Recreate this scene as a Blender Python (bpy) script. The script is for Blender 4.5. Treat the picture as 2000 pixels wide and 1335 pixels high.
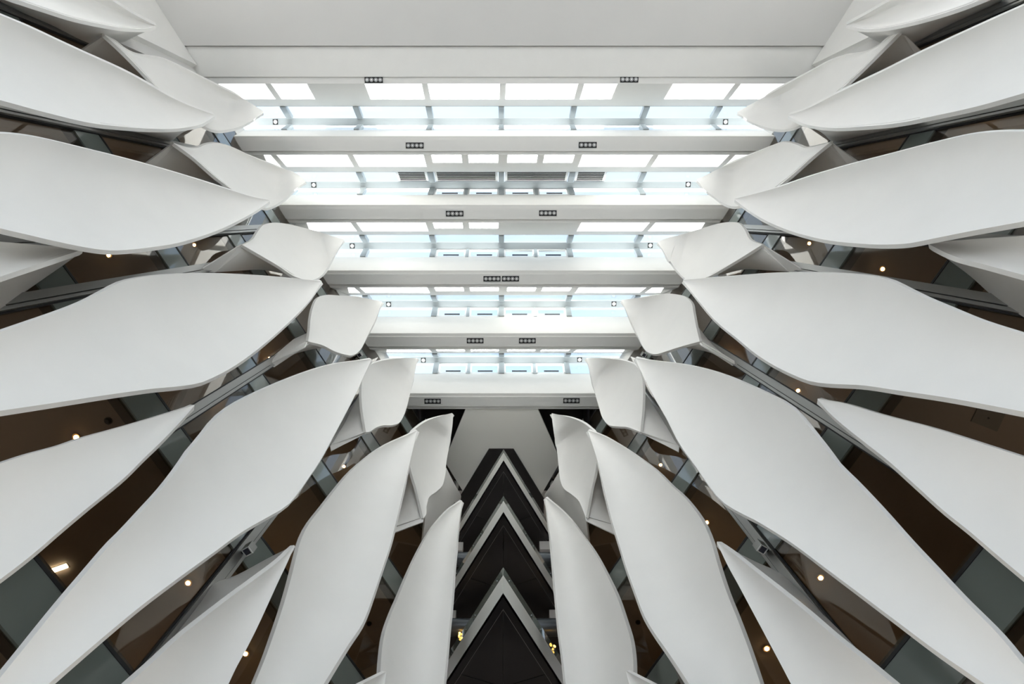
import bpy, math, random
import numpy as np
from mathutils import Matrix, Vector

# ------------------------------------------------------------------ clear
for o in list(bpy.data.objects):
    bpy.data.objects.remove(o)
SC = bpy.context.scene
COL = SC.collection
random.seed(7)

# ------------------------------------------------------------------ camera
# lens solved from the photograph's vanishing points (2000 x 1335 frame)
F, CX, CY = 1162.0, 985.0, 667.5
TH = math.atan2(CY - 420.0, F)              # camera leans this far from the zenith towards +Y
EYE = 1.5                                   # camera height above the atrium floor
cam = bpy.data.cameras.new('camera')
cam.sensor_width = 36.0
cam.lens = 36.0 * F / 2000.0
cam.shift_x = (1000.0 - CX) / 2000.0
cam.clip_end = 500
cam_o = bpy.data.objects.new('camera', cam)
COL.objects.link(cam_o)
cam_o.location = (0, 0, EYE)
cam_o.rotation_euler = (math.pi - TH, 0, 0)
SC.camera = cam_o

# ------------------------------------------------------------------ sky, sun, exposure
w = bpy.data.worlds.new('sky')
SC.world = w
w.use_nodes = True
nt = w.node_tree
nt.nodes.clear()
out = nt.nodes.new('ShaderNodeOutputWorld')
bg = nt.nodes.new('ShaderNodeBackground')
tc = nt.nodes.new('ShaderNodeTexCoord')
nz = nt.nodes.new('ShaderNodeTexNoise')
nz.inputs['Scale'].default_value = 2.2
nz.inputs['Detail'].default_value = 5
rmp = nt.nodes.new('ShaderNodeValToRGB')
rmp.color_ramp.elements[0].position = 0.35
rmp.color_ramp.elements[0].color = (0.55, 0.74, 1.0, 1)
rmp.color_ramp.elements[1].position = 0.72
rmp.color_ramp.elements[1].color = (0.90, 0.96, 1.0, 1)
nt.links.new(tc.outputs['Generated'], nz.inputs['Vector'])
nt.links.new(nz.outputs['Fac'], rmp.inputs['Fac'])
nt.links.new(rmp.outputs['Color'], bg.inputs['Color'])
bg.inputs['Strength'].default_value = 0.75
nt.links.new(bg.outputs[0], out.inputs[0])

sun = bpy.data.lights.new('sun', 'SUN')
sun.energy = 18.0
sun.angle = math.radians(0.53)
sun.color = (1.0, 0.97, 0.93)
sun_o = bpy.data.objects.new('sun', sun)
COL.objects.link(sun_o)
sun_o.rotation_euler = Vector((0.03, -math.cos(math.radians(57)), -math.sin(math.radians(57)))).to_track_quat('-Z', 'Y').to_euler()
sun_o.location = (0, 30, 50)

SC.view_settings.view_transform = 'Standard'
SC.view_settings.look = 'None'
SC.view_settings.gamma = 1.0
SC.view_settings.use_curve_mapping = False
SC.view_settings.exposure = 0.84
SC.cycles.max_bounces = 12
SC.cycles.diffuse_bounces = 6
SC.cycles.glossy_bounces = 4
SC.cycles.transparent_max_bounces = 24
SC.cycles.use_denoising = True
SC.cycles.caustics_reflective = False
SC.cycles.caustics_refractive = False


# ------------------------------------------------------------------ helpers
def pq(x, y):
    """pixel -> (X/Z, Y/Z) of its ray, Z up from the eye"""
    dx, dy = x - CX, y - CY
    X = dx
    Yv = dy * math.cos(TH) + F * math.sin(TH)
    Z = -dy * math.sin(TH) + F * math.cos(TH)
    return X / Z, Yv / Z


def at_z(x, y, Z):
    p, q = pq(x, y)
    return np.array([p * Z, q * Z, Z + EYE])


D = 7.85                                    # distance of each glazed wall from the eye
NRM = {'L': np.array([-.8660, .5]), 'R': np.array([.8660, .5])}
TAN = {'L': np.array([.5, .8660]), 'R': np.array([-.5, .8660])}
ZMAX = 24.85


def at_wall(side, x, y, o):
    """pixel -> point that stands o metres in front of the glazed wall"""
    p, q = pq(x, y)
    d = NRM[side][0] * p + NRM[side][1] * q
    Z = (D - o) / max(d, 0.02)
    Z = min(Z, ZMAX)
    return np.array([p * Z, q * Z, Z + EYE])


def wp(side, s, o, Z):
    v = NRM[side] * (D - o) + TAN[side] * s
    return np.array([v[0], v[1], Z + EYE])


def half_w(Y):
    return (D - .5 * Y) / .8660


class MB:
    def __init__(self):
        self.v = []
        self.f = []

    def quadbox(self, c):
        """c: 8 corners, bottom ring 0-3 then top ring 4-7"""
        n = len(self.v)
        self.v += [tuple(map(float, p)) for p in c]
        for q in ((3, 2, 1, 0), (4, 5, 6, 7), (0, 1, 5, 4), (1, 2, 6, 5), (2, 3, 7, 6), (3, 0, 4, 7)):
            self.f.append(tuple(n + i for i in q))
        return self

    def box(self, x0, x1, y0, y1, z0, z1):
        return self.quadbox([(x0, y0, z0), (x1, y0, z0), (x1, y1, z0), (x0, y1, z0),
                             (x0, y0, z1), (x1, y0, z1), (x1, y1, z1), (x0, y1, z1)])

    def wbox(self, side, s0, s1, o0, o1, Z0, Z1):
        r = [(s0, o0), (s1, o0), (s1, o1), (s0, o1)]
        return self.quadbox([wp(side, s, o, Z0) for s, o in r] + [wp(side, s, o, Z1) for s, o in r])

    def prism(self, poly, z0, z1):
        n = len(self.v)
        k = len(poly)
        self.v += [(float(a), float(b), z0) for a, b in poly] + [(float(a), float(b), z1) for a, b in poly]
        self.f.append(tuple(n + i for i in reversed(range(k))))
        self.f.append(tuple(n + k + i for i in range(k)))
        for i in range(k):
            j = (i + 1) % k
            self.f.append((n + i, n + j, n + k + j, n + k + i))
        return self

    def tube(self, a, b, r0, r1=None, seg=14, caps=True):
        r1 = r0 if r1 is None else r1
        a = np.array(a, float); b = np.array(b, float)
        d = (b - a) / np.linalg.norm(b - a)
        u = np.cross(d, (0, 0, 1) if abs(d[2]) < .9 else (1, 0, 0)); u /= np.linalg.norm(u)
        v = np.cross(d, u)
        n = len(self.v)
        for c, r in ((a, r0), (b, r1)):
            for i in range(seg):
                t = 2 * math.pi * i / seg
                self.v.append(tuple(c + r * (math.cos(t) * u + math.sin(t) * v)))
        for i in range(seg):
            j = (i + 1) % seg
            self.f.append((n + i, n + j, n + seg + j, n + seg + i))
        if caps:
            self.f.append(tuple(n + i for i in reversed(range(seg))))
            self.f.append(tuple(n + seg + i for i in range(seg)))
        return self

    def sheet(self, G, th):
        """closed sheet: grid of points G[i][j] and a copy pushed back by th along the normals"""
        G = np.asarray(G, float)
        m, k = G.shape[:2]
        du = np.gradient(G, axis=0); dv = np.gradient(G, axis=1)
        for i in (0, m - 1):                 # a tip where both edges meet: borrow the neighbour's
            if np.linalg.norm(dv[i], axis=1).max() < 1e-3:
                dv[i] = dv[1 if i == 0 else m - 2]
        N = np.cross(du, dv)
        L = np.linalg.norm(N, axis=2, keepdims=True)
        N = N / np.maximum(L, 1e-9)
        eye = np.array([0, 0, EYE])
        if np.sum(N * (G - eye)) < 0:
            N = -N                           # N points away from the hall's middle
        B = G + N * th
        n = len(self.v)
        self.v += [tuple(p) for p in G.reshape(-1, 3)] + [tuple(p) for p in B.reshape(-1, 3)]
        o = m * k
        idx = lambda i, j: n + i * k + j
        for i in range(m - 1):
            for j in range(k - 1):
                self.f.append((idx(i, j), idx(i + 1, j), idx(i + 1, j + 1), idx(i, j + 1)))
                self.f.append((o + idx(i, j), o + idx(i, j + 1), o + idx(i + 1, j + 1), o + idx(i + 1, j)))
        for i in range(m - 1):
            self.f.append((idx(i, 0), o + idx(i, 0), o + idx(i + 1, 0), idx(i + 1, 0)))
            self.f.append((idx(i, k - 1), idx(i + 1, k - 1), o + idx(i + 1, k - 1), o + idx(i, k - 1)))
        for j in range(k - 1):
            self.f.append((idx(0, j), idx(0, j + 1), o + idx(0, j + 1), o + idx(0, j)))
            self.f.append((idx(m - 1, j), o + idx(m - 1, j), o + idx(m - 1, j + 1), idx(m - 1, j + 1)))
        return self

    def mesh(self, name, mat, off=(0, 0, 0), smooth=False):
        import bmesh
        me = bpy.data.meshes.new(name)
        off = np.array(off, float)
        me.from_pydata([tuple(np.array(p) - off) for p in self.v], [], self.f)
        bm = bmesh.new(); bm.from_mesh(me)
        bmesh.ops.remove_doubles(bm, verts=bm.verts, dist=1e-5)
        bmesh.ops.recalc_face_normals(bm, faces=bm.faces)
        bm.to_mesh(me); bm.free()
        me.materials.append(mat)
        if smooth:
            me.shade_smooth()
            me.set_sharp_from_angle(angle=math.radians(32))
        return me


def world_loc(o):
    l = Vector((0, 0, 0))
    while o:
        l = l + o.location
        o = o.parent
    return l


def link(name, me, parent=None, loc=None):
    o = bpy.data.objects.new(name, me)
    COL.objects.link(o)
    if parent is not None:
        o.parent = parent
    if loc is not None:
        o.location = loc
    return o


def obj(name, mb, mat, parent=None, smooth=False):
    """mb holds world coordinates; origin falls on the parent's origin"""
    off = world_loc(parent) if parent is not None else (0, 0, 0)
    return link(name, mb.mesh(name, mat, off, smooth), parent)


def tag(o, label=None, cat=None, group=None, kind=None):
    if label: o['label'] = label
    if cat: o['category'] = cat
    if group: o['group'] = group
    if kind: o['kind'] = kind
    return o


def empty(name, loc, label=None, cat=None, group=None, kind=None):
    o = bpy.data.objects.new(name, None)
    o.empty_display_size = .2
    COL.objects.link(o)
    o.location = tuple(map(float, loc))
    return tag(o, label, cat, group, kind)


def copy_tree(src, loc, label=None):
    r = src.copy(); COL.objects.link(r); r.location = tuple(map(float, loc))
    if label: r['label'] = label
    for ch in src.children:
        c = ch.copy(); COL.objects.link(c); c.parent = r
        for g in ch.children:
            d = g.copy(); COL.objects.link(d); d.parent = c
    return r


# ------------------------------------------------------------------ materials
def mat(name, col, rough=.5, metal=0.0, spec=.5, noise=0.0, nscale=3.0, bump=0.0):
    m = bpy.data.materials.new(name)
    m.use_nodes = True
    t = m.node_tree
    b = t.nodes['Principled BSDF']
    b.inputs['Base Color'].default_value = (*col, 1)
    b.inputs['Roughness'].default_value = rough
    b.inputs['Metallic'].default_value = metal
    b.inputs['Specular IOR Level'].default_value = spec
    if noise or bump:
        c = t.nodes.new('ShaderNodeTexCoord')
        n = t.nodes.new('ShaderNodeTexNoise')
        n.inputs['Scale'].default_value = nscale
        n.inputs['Detail'].default_value = 6
        t.links.new(c.outputs['Object'], n.inputs['Vector'])
        if noise:
            r = t.nodes.new('ShaderNodeValToRGB')
            r.color_ramp.elements[0].position = .3
            r.color_ramp.elements[1].position = .7
            r.color_ramp.elements[0].color = (*[x * (1 - noise) for x in col], 1)
            r.color_ramp.elements[1].color = (*[min(1, x * (1 + noise)) for x in col], 1)
            t.links.new(n.outputs['Fac'], r.inputs['Fac'])
            t.links.new(r.outputs['Color'], b.inputs['Base Color'])
        if bump:
            bp = t.nodes.new('ShaderNodeBump')
            bp.inputs['Strength'].default_value = bump
            bp.inputs['Distance'].default_value = .01
            t.links.new(n.outputs['Fac'], bp.inputs['Height'])
            t.links.new(bp.outputs['Normal'], b.inputs['Normal'])
    return m


def glass(name, tint, ior=1.5, rough=0.0):
    m = bpy.data.materials.new(name)
    m.use_nodes = True
    t = m.node_tree
    t.nodes.clear()
    o = t.nodes.new('ShaderNodeOutputMaterial')
    mx = t.nodes.new('ShaderNodeMixShader')
    tr = t.nodes.new('ShaderNodeBsdfTransparent')
    gl = t.nodes.new('ShaderNodeBsdfGlossy')
    fr = t.nodes.new('ShaderNodeFresnel')
    tr.inputs['Color'].default_value = (*tint, 1)
    gl.inputs['Roughness'].default_value = rough
    fr.inputs['IOR'].default_value = ior
    ge = t.nodes.new('ShaderNodeNewGeometry')   # the rear face of a pane mirrors like its front
    mp = t.nodes.new('ShaderNodeMath'); mp.operation = 'MULTIPLY_ADD'
    mp.inputs[1].default_value = 1.0 / ior - ior
    mp.inputs[2].default_value = ior
    t.links.new(ge.outputs['Backfacing'], mp.inputs[0])
    # Fresnel already flips for back faces: feeding 1/ior there keeps the pane's own ratio
    iv = t.nodes.new('ShaderNodeMath'); iv.operation = 'ADD'; iv.inputs[1].default_value = 0.0
    t.links.new(mp.outputs[0], iv.inputs[0])
    t.links.new(iv.outputs[0], fr.inputs['IOR'])
    t.links.new(fr.outputs[0], mx.inputs[0])
    t.links.new(tr.outputs[0], mx.inputs[1])
    t.links.new(gl.outputs[0], mx.inputs[2])
    t.links.new(mx.outputs[0], o.inputs[0])
    return m


def glow(name, col, s):
    m = bpy.data.materials.new(name)
    m.use_nodes = True
    t = m.node_tree
    b = t.nodes['Principled BSDF']
    b.inputs['Base Color'].default_value = (*col, 1)
    b.inputs['Emission Color'].default_value = (*col, 1)
    b.inputs['Emission Strength'].default_value = s
    return m


M_FIN = mat('white_moulded_panel', (.86, .848, .82), .5, noise=.012, nscale=1.2)
M_BEAM = mat('white_plaster', (.84, .83, .80), .6, noise=.01, nscale=2)
M_SOFFIT = mat('ceiling_paint', (.66, .65, .63), .7, noise=.01, nscale=.8)
M_PANEL = mat('grey_ceiling_paint', (.88, .86, .80), .6)
M_STEEL = mat('skylight_frame_paint', (.36, .395, .41), .4)
M_RAIL = mat('anodised_aluminium', (.33, .33, .315), .35, metal=.6)
M_JOINT = mat('black_gasket', (.015, .015, .015), .6)
M_SPAN = mat('grey_green_spandrel_glass', (.20, .23, .215), .05, spec=.6)
M_TRANS = mat('bronze_transom', (.19, .165, .145), .4, metal=.3)
M_BROWN = mat('brown_office_ceiling', (.42, .36, .315), .55, noise=.05, nscale=.5)
M_DARKBAND = mat('dark_bulkhead', (.13, .11, .10), .6)
M_OWALL = mat('office_partition', (.42, .32, .24), .7)
M_CARPET = mat('office_carpet', (.30, .26, .22), .9, noise=.2, nscale=30)
M_FLOOR = mat('pale_stone_floor', (.74, .72, .68), .35, noise=.05, nscale=2)
M_PAVE = mat('bounce_plaza_paving', (.47, .465, .46), .85, noise=.2, nscale=8)
M_BLACK = mat('black_balcony_soffit', (.026, .022, .021), .45, noise=.08, nscale=2)
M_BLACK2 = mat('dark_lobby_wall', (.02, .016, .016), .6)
M_FASCIA = mat('grey_fascia', (.70, .70, .66), .4)
M_GAP = mat('pale_joint_strip', (.25, .235, .22), .5)
M_DUCT = mat('blue_grey_duct', (.12, .135, .15), .3, metal=.5)
M_BOXW = mat('pale_grey_box', (.62, .60, .58), .5)
M_BLKMET = mat('black_fixture_metal', (.012, .012, .012), .5)
M_LAMPG = mat('silvery_lamp_glass', (.50, .50, .50), .25, metal=.2)
M_WHITE = mat('white_enamel', (.86, .86, .85), .35)
M_LENS = mat('dark_lens', (.05, .05, .07), .1)
M_SLATB = mat('black_void', (.004, .004, .005), .95, spec=.1)
M_HALO = mat('warm_halo_paint', (.85, .55, .28), .3, metal=.8)  # orange colour paints the downlight halo onto the trim ring
M_DET = mat('grey_detector_plastic', (.09, .075, .065), .5)
G_VIS = glass('office_window_glass', (.80, .77, .72), 1.5)
G_SKY = glass('skylight_glass', (.96, .985, 1.0), 1.25)
G_BAL = glass('balustrade_glass', (.74, .80, .77), 1.9)
bt = G_BAL.node_tree                                  # even diffuse share stands in for reflections in the balustrade glass
bd = bt.nodes.new('ShaderNodeBsdfDiffuse'); bd.inputs['Color'].default_value = (.55, .58, .53, 1)
bx_ = bt.nodes.new('ShaderNodeMixShader'); bx_.inputs[0].default_value = .14
bo = next(n for n in bt.nodes if n.type == 'OUTPUT_MATERIAL')
b0 = bo.inputs[0].links[0].from_socket
bt.links.new(b0, bx_.inputs[1]); bt.links.new(bd.outputs[0], bx_.inputs[2]); bt.links.new(bx_.outputs[0], bo.inputs[0])
E_WARM = glow('warm_lamp', (1.0, .72, .38), 60)
E_STRIP = glow('warm_strip_lamp', (1.0, .84, .58), 14)
E_GOLD = glow('golden_reflection', (1.0, .55, .12), 3.5)  # glow for golden lights mirrored in the balustrade glass

# ------------------------------------------------------------------ floor
fl = obj('floor', MB().box(-21, 21, -19, 17, -.2, 0), M_FLOOR)
tag(fl, kind='structure')
pv = obj('bounce_pavement', MB().box(-70, 70, -70, 70, -.3, -.21), M_PAVE)  # unseen plaza, added pale to bounce sunlight onto the fins
tag(pv, kind='structure')

# ------------------------------------------------------------------ roof: ceilings, beams, ridge skylights
PITCH = 2.695
ZB = 25.1
cl = empty('ceiling', (0, 0, 0), kind='structure')
hw = lambda Y: half_w(Y) + .25


def strip_poly(Y0, Y1, e=.25):
    return [(-half_w(Y0) - e, Y0), (half_w(Y0) + e, Y0), (half_w(Y1) + e, Y1), (-half_w(Y1) - e, Y1)]


obj('main_soffit', MB().prism(strip_poly(-20, -6.44, .6), ZB - .10 + EYE, ZB + 2 + EYE), M_SOFFIT, cl)


def beam(k):
    y0, y1 = -8.5 + PITCH * k, -7.78 + PITCH * k
    if k == 1:
        pf = [(-6.43, ZB + 1.7), (-6.43, ZB), (-5.33, ZB), (-5.33, ZB + .05), (y1, ZB + .05), (y1 + .55, 26.84)]
    elif k == 6:
        pf = [(y0 - .45, 26.81), (y0, ZB + .06), (y0 + .14, ZB + .06), (y0 + .14, ZB), (y1 - .14, ZB), (y1 - .14, ZB + .06), (y1, ZB + .06), (y1, 26.84)]
    else:
        pf = [(y0 - .45, 26.81), (y0, ZB + .06), (y0 + .14, ZB + .06), (y0 + .14, ZB), (y1 - .14, ZB), (y1 - .14, ZB + .06), (y1, ZB + .06), (y1 + .55, 26.84)]
    mb = MB()
    n = len(pf)
    cx = .5 * (pf[1][0] + pf[-2][0])
    for sgn in (-1, 1):
        for Y, Z in pf:
            mb.v.append((sgn * (half_w(Y) + .05), Y, Z + EYE))
    for i in range(n):
        j = (i + 1) % n
        mb.f.append((i, j, n + j, n + i))
    mb.f.append(tuple(range(n))); mb.f.append(tuple(range(2 * n - 1, n - 1, -1)))
    return mb, cx


BL = ['wide white roof beam next to the flat ceiling at the top, carrying two far-apart four-lamp spotlights',
      'white roof beam second from the flat ceiling, just before the skylight with black louvres',
      'white roof beam third from the flat ceiling, between the louvred skylight and the next one',
      'white roof beam whose two four-lamp spotlights sit almost touching at mid span',
      'white roof beam fifth from the flat ceiling, one before the dark recesses',
      'last and shortest white roof beam, bordering the dark recesses over the balconies']
for k in range(1, 7):
    mb, cyb = beam(k)
    r = empty('roof_beam', (0, cyb, ZB + EYE), BL[k - 1], 'beam', 'white roof beams')
    obj('beam_body', mb, M_BEAM, r)

MX = [-.13 + 3.1 * j for j in range(-6, 7)]


def lerp(a, b, t):
    return a + (b - a) * t


grilles = []
for k in range(1, 6):
    yo = PITCH * k
    yr = -6.71 + yo
    wdw = empty('window_%d' % k, (0, yr, 27.6 + EYE), kind='structure')
    H = half_w(yr) + .6
    obj('ridge_bar', MB().box(-H, H, -6.86 + yo, -6.56 + yo, 27.6 + EYE, 27.95 + EYE), M_STEEL, wdw)
    # each slope: lower edge (y,z) at the beam, upper edge at the ridge bar
    slopes = [((-7.23 + yo, 26.84), (-6.85 + yo, 27.66)), ((-6.25 + yo, 26.81), (-6.57 + yo, 27.66))]
    xs = [x for x in MX if abs(x) < H - .2]
    edges = [-H] + xs + [H]

    def slab(x0, x1, lo, hi, up, th, t0=0., t1=1.):
        (ya, za), (yb, zb) = lo, hi
        nrm = np.array([-(zb - za), yb - ya]); nrm /= np.linalg.norm(nrm)
        if nrm[1] < 0: nrm = -nrm
        c = []
        for d in (up, up + th):
            for x, t in ((x0, t0), (x1, t0), (x1, t1), (x0, t1)):
                c.append((x, lerp(ya, yb, t) + nrm[0] * d, lerp(za, zb, t) + nrm[1] * d + EYE))
        return MB().quadbox(c)

    for si, (lo, hi) in enumerate(slopes):
        for x in xs:
            obj('rafter', slab(x - .12, x + .12, lo, hi, -.06, .2), M_STEEL, wdw)
        obj('sill_rail', slab(-H, H, lo, hi, 0.02, .06, 0, .06), M_STEEL, wdw)
        for a, b in zip(edges[:-1], edges[1:]):
            mid = .5 * (a + b)
            is_vent = si == 1 and k >= 2 and -3.3 < mid < 3.0
            is_louv = si == 0 and k == 2 and -3.3 < mid < 3.0
            half_l = si == 0 and k == 2 and (-6.4 < mid < -3.2 or 2.9 < mid < 6.2)
            if is_vent:
                obj('rafter', slab(mid - .07, mid + .07, lo, hi, -.03, .16), M_STEEL, wdw)
                for c0, c1 in ((a + .12, mid - .07), (mid + .07, b - .12)):
                    fr = slab(c0, c0 + .07, lo, hi, .0, .1)
                    for q in (slab(c1 - .07, c1, lo, hi, .0, .1), slab(c0, c1, lo, hi, 0, .1, 0, .12), slab(c0, c1, lo, hi, 0, .1, .88, 1)):
                        n = len(fr.v); fr.v += q.v; fr.f += [tuple(n + i for i in f) for f in q.f]
                    vf = obj('vent_frame', fr, M_WHITE, wdw)
                    obj('vent_pane', slab(c0 + .07, c1 - .07, lo, hi, .04, .015, .12, .88), G_SKY, vf)
                    obj('opener_bar', slab(lerp(c0, c1, .27), lerp(c0, c1, .78), lo, hi, -.035, .035, .17, .25), M_BLKMET, vf)
            elif is_louv or half_l:
                if is_louv:
                    c0, c1 = a + .16, b - .16
                else:
                    c0, c1 = (b - .16 - 1.36, b - .16) if mid < 0 else (a + .16, a + .16 + 1.36)
                    p0, p1 = (a + .12, c0) if mid < 0 else (c1, b - .12)
                    obj('skylight_pane', slab(p0, p1, lo, hi, .05, .02), G_SKY, wdw)
                grilles.append((c0, c1, lo, hi, slab))
            else:
                obj('skylight_pane', slab(a + .1, b - .1, lo, hi, .05, .02), G_SKY, wdw)

GL = ['short louvred vent grille, leftmost of the four in the skylight', 'long louvred vent grille left of the centre mullion',
      'long louvred vent grille right of the centre mullion', 'short louvred vent grille, rightmost of the four in the skylight']
for i, (c0, c1, lo, hi, slab) in enumerate(sorted(grilles, key=lambda g: g[0])):
    g = empty('vent_grille', (.5 * (c0 + c1), lo[0], lo[1] + EYE), GL[i], 'vent grille', 'louvred grilles in the second skylight')
    fr = slab(c0, c0 + .1, lo, hi, .02, .1)
    for q in (slab(c1 - .1, c1, lo, hi, .02, .1), slab(c0, c1, lo, hi, .02, .1, 0, .07), slab(c0, c1, lo, hi, .02, .1, .93, 1)):
        n = len(fr.v); fr.v += q.v; fr.f += [tuple(n + j for j in f) for f in q.f]
    obj('frame', fr, M_WHITE, g)
    obj('backing', slab(c0 + .1, c1 - .1, lo, hi, .06, .02), M_SLATB, g)
    for j in range(5):
        t = .07 + (j + .75) * .86 / 5.4
        obj('slat', slab(c0 + .1, c1 - .1, lo, hi, .03, .012, t, t + .045), M_BOXW, g)

# plant units standing on the roof between the ridges; seen and felt through the glass
for x0, x1, y0, zt, lab in ((-7.9, -5.7, -3.15, 28.7, 'grey plant unit on the roof, glimpsed through the left of the first skylight'),
                            (4.4, 6.5, -3.15, 28.7, 'grey plant unit on the roof, glimpsed through the right of the first skylight'),
                            (0.0, 3.0, 2.25, 29.2, 'grey plant unit on the roof, glimpsed through the middle of the third skylight')):
    r = empty('plant_unit', (.5 * (x0 + x1), y0 + .35, 26.84 + EYE), lab, 'plant unit')
    obj('casing', MB().box(x0, x1, y0, y0 + .7, 26.9 + EYE, zt + EYE), M_PANEL, r)
    obj('cap', MB().box(x0 - .05, x1 + .05, y0 - .05, y0 + .75, zt + EYE, zt + .06 + EYE), M_STEEL, r)
    for j in range(2):
        xf = lerp(x0, x1, .15 + .6 * j)
        obj('foot', MB().box(xf, xf + .15, y0 + .1, y0 + .6, 26.85 + EYE, 26.9 + EYE), M_BLKMET, r)

# recess over the balconies, grey ceiling panel and the dark balcony head
ZP = 25.2


def pz(x, y, Z):
    p, q = pq(x, y)
    return (p * Z, q * Z)


tl, tr_ = pz(910, 800, ZP), pz(1050, 800, ZP)
bl, br = pz(868, 900, ZP), pz(1095, 900, ZP)
obj('grey_soffit_panel', MB().prism([(tl[0], 8.38), (tr_[0], 8.38), br, (.1, 15.6), (-.1, 15.6), bl], ZP + EYE, ZP + .3 + EYE), M_PANEL, cl)
for sg in (-1, 1):
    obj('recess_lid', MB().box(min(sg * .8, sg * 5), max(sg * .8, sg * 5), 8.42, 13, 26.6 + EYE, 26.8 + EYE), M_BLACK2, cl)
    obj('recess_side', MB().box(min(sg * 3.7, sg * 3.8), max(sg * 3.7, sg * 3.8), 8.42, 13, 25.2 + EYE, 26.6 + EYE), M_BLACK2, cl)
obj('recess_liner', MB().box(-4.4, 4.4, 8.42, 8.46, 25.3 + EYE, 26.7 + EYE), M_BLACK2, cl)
h0, h1 = pz(955, 876, 25.15), pz(1003, 876, 25.15)
obj('dark_soffit_panel', MB().prism([h0, h1, (h1[0] + 1.4, h1[1] + 2.42), (h1[0] + 1.4, 15.6), (h0[0] - 1.4, 15.6), (h0[0] - 1.4, h0[1] + 2.42)],
                                    25.12 + EYE, ZP + EYE), M_BLACK, cl)
obj('roof_cover', MB().box(-6, 6, 8.3, 17, 26.85 + EYE, 27.0 + EYE), M_SOFFIT, cl)

# ------------------------------------------------------------------ glazed walls with the offices behind
FH = 4.2
JOINTS = [7.35 + FH * k for k in range(-1, 5)]           # top of each spandrel = foot of each window
SP = 0.9
S_LINES = [-13.1, -10.08, -6.97, -3.98, -2.88, .22, 3.05, 6.15, 9.2]
RAILS = [-10.08, -6.97, -3.98, -2.88, .22, 3.05, 6.15, 9.2]


def ang(side):
    t = TAN[side]
    return math.atan2(t[1], t[0])


shared = {}


def wall_piece(name, key, side, s0, s1, o0, o1, Z0, Z1, m, parent):
    """box on the wall; alike pieces share one mesh"""
    L, Hh = s1 - s0, Z1 - Z0
    sg = 1 if side == 'L' else -1                        # the hall lies on this side of the tangent
    k = (key, round(L, 3), round(Hh, 3), round(o0, 3), round(o1, 3), side)
    if k not in shared:
        # local x along the wall, local y away from the hall's side
        ya, yb = (o0, o1) if side == 'L' else (o0, o1)
        n2 = NRM[side]; t2 = TAN[side]
        perp = np.array([-t2[1], t2[0]])
        f = -1.0 if np.dot(perp, n2) > 0 else 1.0        # offset o goes against the outward normal
        y0, y1 = sorted((f * ya, f * yb))
        shared[k] = MB().box(0, L, y0, y1, 0, Hh).mesh(name, m)
    o = link(name, shared[k], parent)
    v = NRM[side] * D + TAN[side] * s0
    o.location = (v[0], v[1], Z0 + EYE)
    o.rotation_euler = (0, 0, ang(side))
    return o


for side, nm in (('L', 'wall_left'), ('R', 'wall_right')):
    wl = empty(nm, (0, 0, 0), kind='structure')
    S0, S1 = S_LINES[0], S_LINES[-1]
    for zi, J in enumerate(JOINTS):
        for a, b in zip(S_LINES[:-1], S_LINES[1:]):
            if b - a < .05: continue
            wall_piece('spandrel_panel', 'sp', side, a + .01, b - .01, -.06, 0, J - SP, J - .03, M_SPAN, wl)
            top = min(J + FH - SP, 25.6)
            if top > J + .1:
                wall_piece('window_pane', 'vp', side, a + .01, b - .01, -.05, -.03, J + .03, top - .01, G_VIS, wl)
            wall_piece('transom', 'tr', side, a + .01, b - .01, -.16, -.06, J + .0, J + .14, M_TRANS, wl)
        wall_piece('gasket', 'gk', side, S0, S1, -.06, .012, J - .03, J + .03, M_JOINT, wl)
        wall_piece('bulkhead', 'bh', side, S0, S1, -.28, -.1, J - SP + .02, J - SP + .3, M_DARKBAND, wl)
        wall_piece('floor_slab', 'fs', side, S0, S1, -7.5, -.1, J - SP + .22, J - .12, M_CARPET, wl)
        wall_piece('office_ceiling', 'oc', side, S0, S1, -7.5, -.28, J - SP + .12, J - SP + .20, M_BROWN, wl)
        wall_piece('office_partition', 'op', side, S0, S1, -7.6, -7.5, J - .1, J + FH - SP + .1, M_OWALL, wl)
        for s in (S0, -6.97, .22, S1):
            wall_piece('office_partition', 'oq', side, s - .05, s + .05, -7.5, -.6, J - .1, J + FH - SP + .1, M_OWALL, wl)
    wall_piece('roof_slab', 'rs', side, S0 - 3, S1, -8, -.02, 25.62, 26.9, M_SOFFIT, wl)
    for s in RAILS:
        zt = 25.05
        wall_piece('vertical_rail', 'vr', side, s - .11, s + .05, -.05, .10, 1.0, zt, M_RAIL, wl)
        wall_piece('rail_cover', 'vc', side, s + .065, s + .13, -.05, .08, 1.0, zt, M_RAIL, wl)
        wall_piece('rail_gasket', 'vg', side, s - .14, s + .16, -.05, .015, 1.0, zt, M_JOINT, wl)
    # plain white pier at the near end of the glazing
    wall_piece('end_pier', 'pi', side, -17, -11.0, -.5, .3, 0.2, 25.04, M_BEAM, wl)
    wall_piece('pier_reveal', 'pj', side, -11.0, -10.5, -.5, .12, 0.2, 25.04, M_SOFFIT, wl)

# end of the hall behind the balconies, and an unseen glazed front added to let in fill light
we = obj('wall_back', MB().box(-7, 7, 15.6, 15.8, 0, 28), M_BLACK2)
tag(we, kind='structure')
wf = empty('wall_front_added', (0, -19, 0), kind='structure')
obj('front_wall', MB().box(-20, 20, -19.15, -18.95, 14.2, 26.5), M_SOFFIT, wf)
pm = MB().box(0, 3.05, -.01, .01, 0, 14.0).mesh('added_front_pane', G_SKY)
for i in range(13):
    x = -19.5 + i * 3.25
    obj('added_front_mullion', MB().box(x - .08, x + .08, -19.1, -18.9, 0, 14.2), M_STEEL, wf)
    if i < 12:
        o = link('added_front_pane', pm, wf); o.location = (x + .1, 0, .1)

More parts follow.
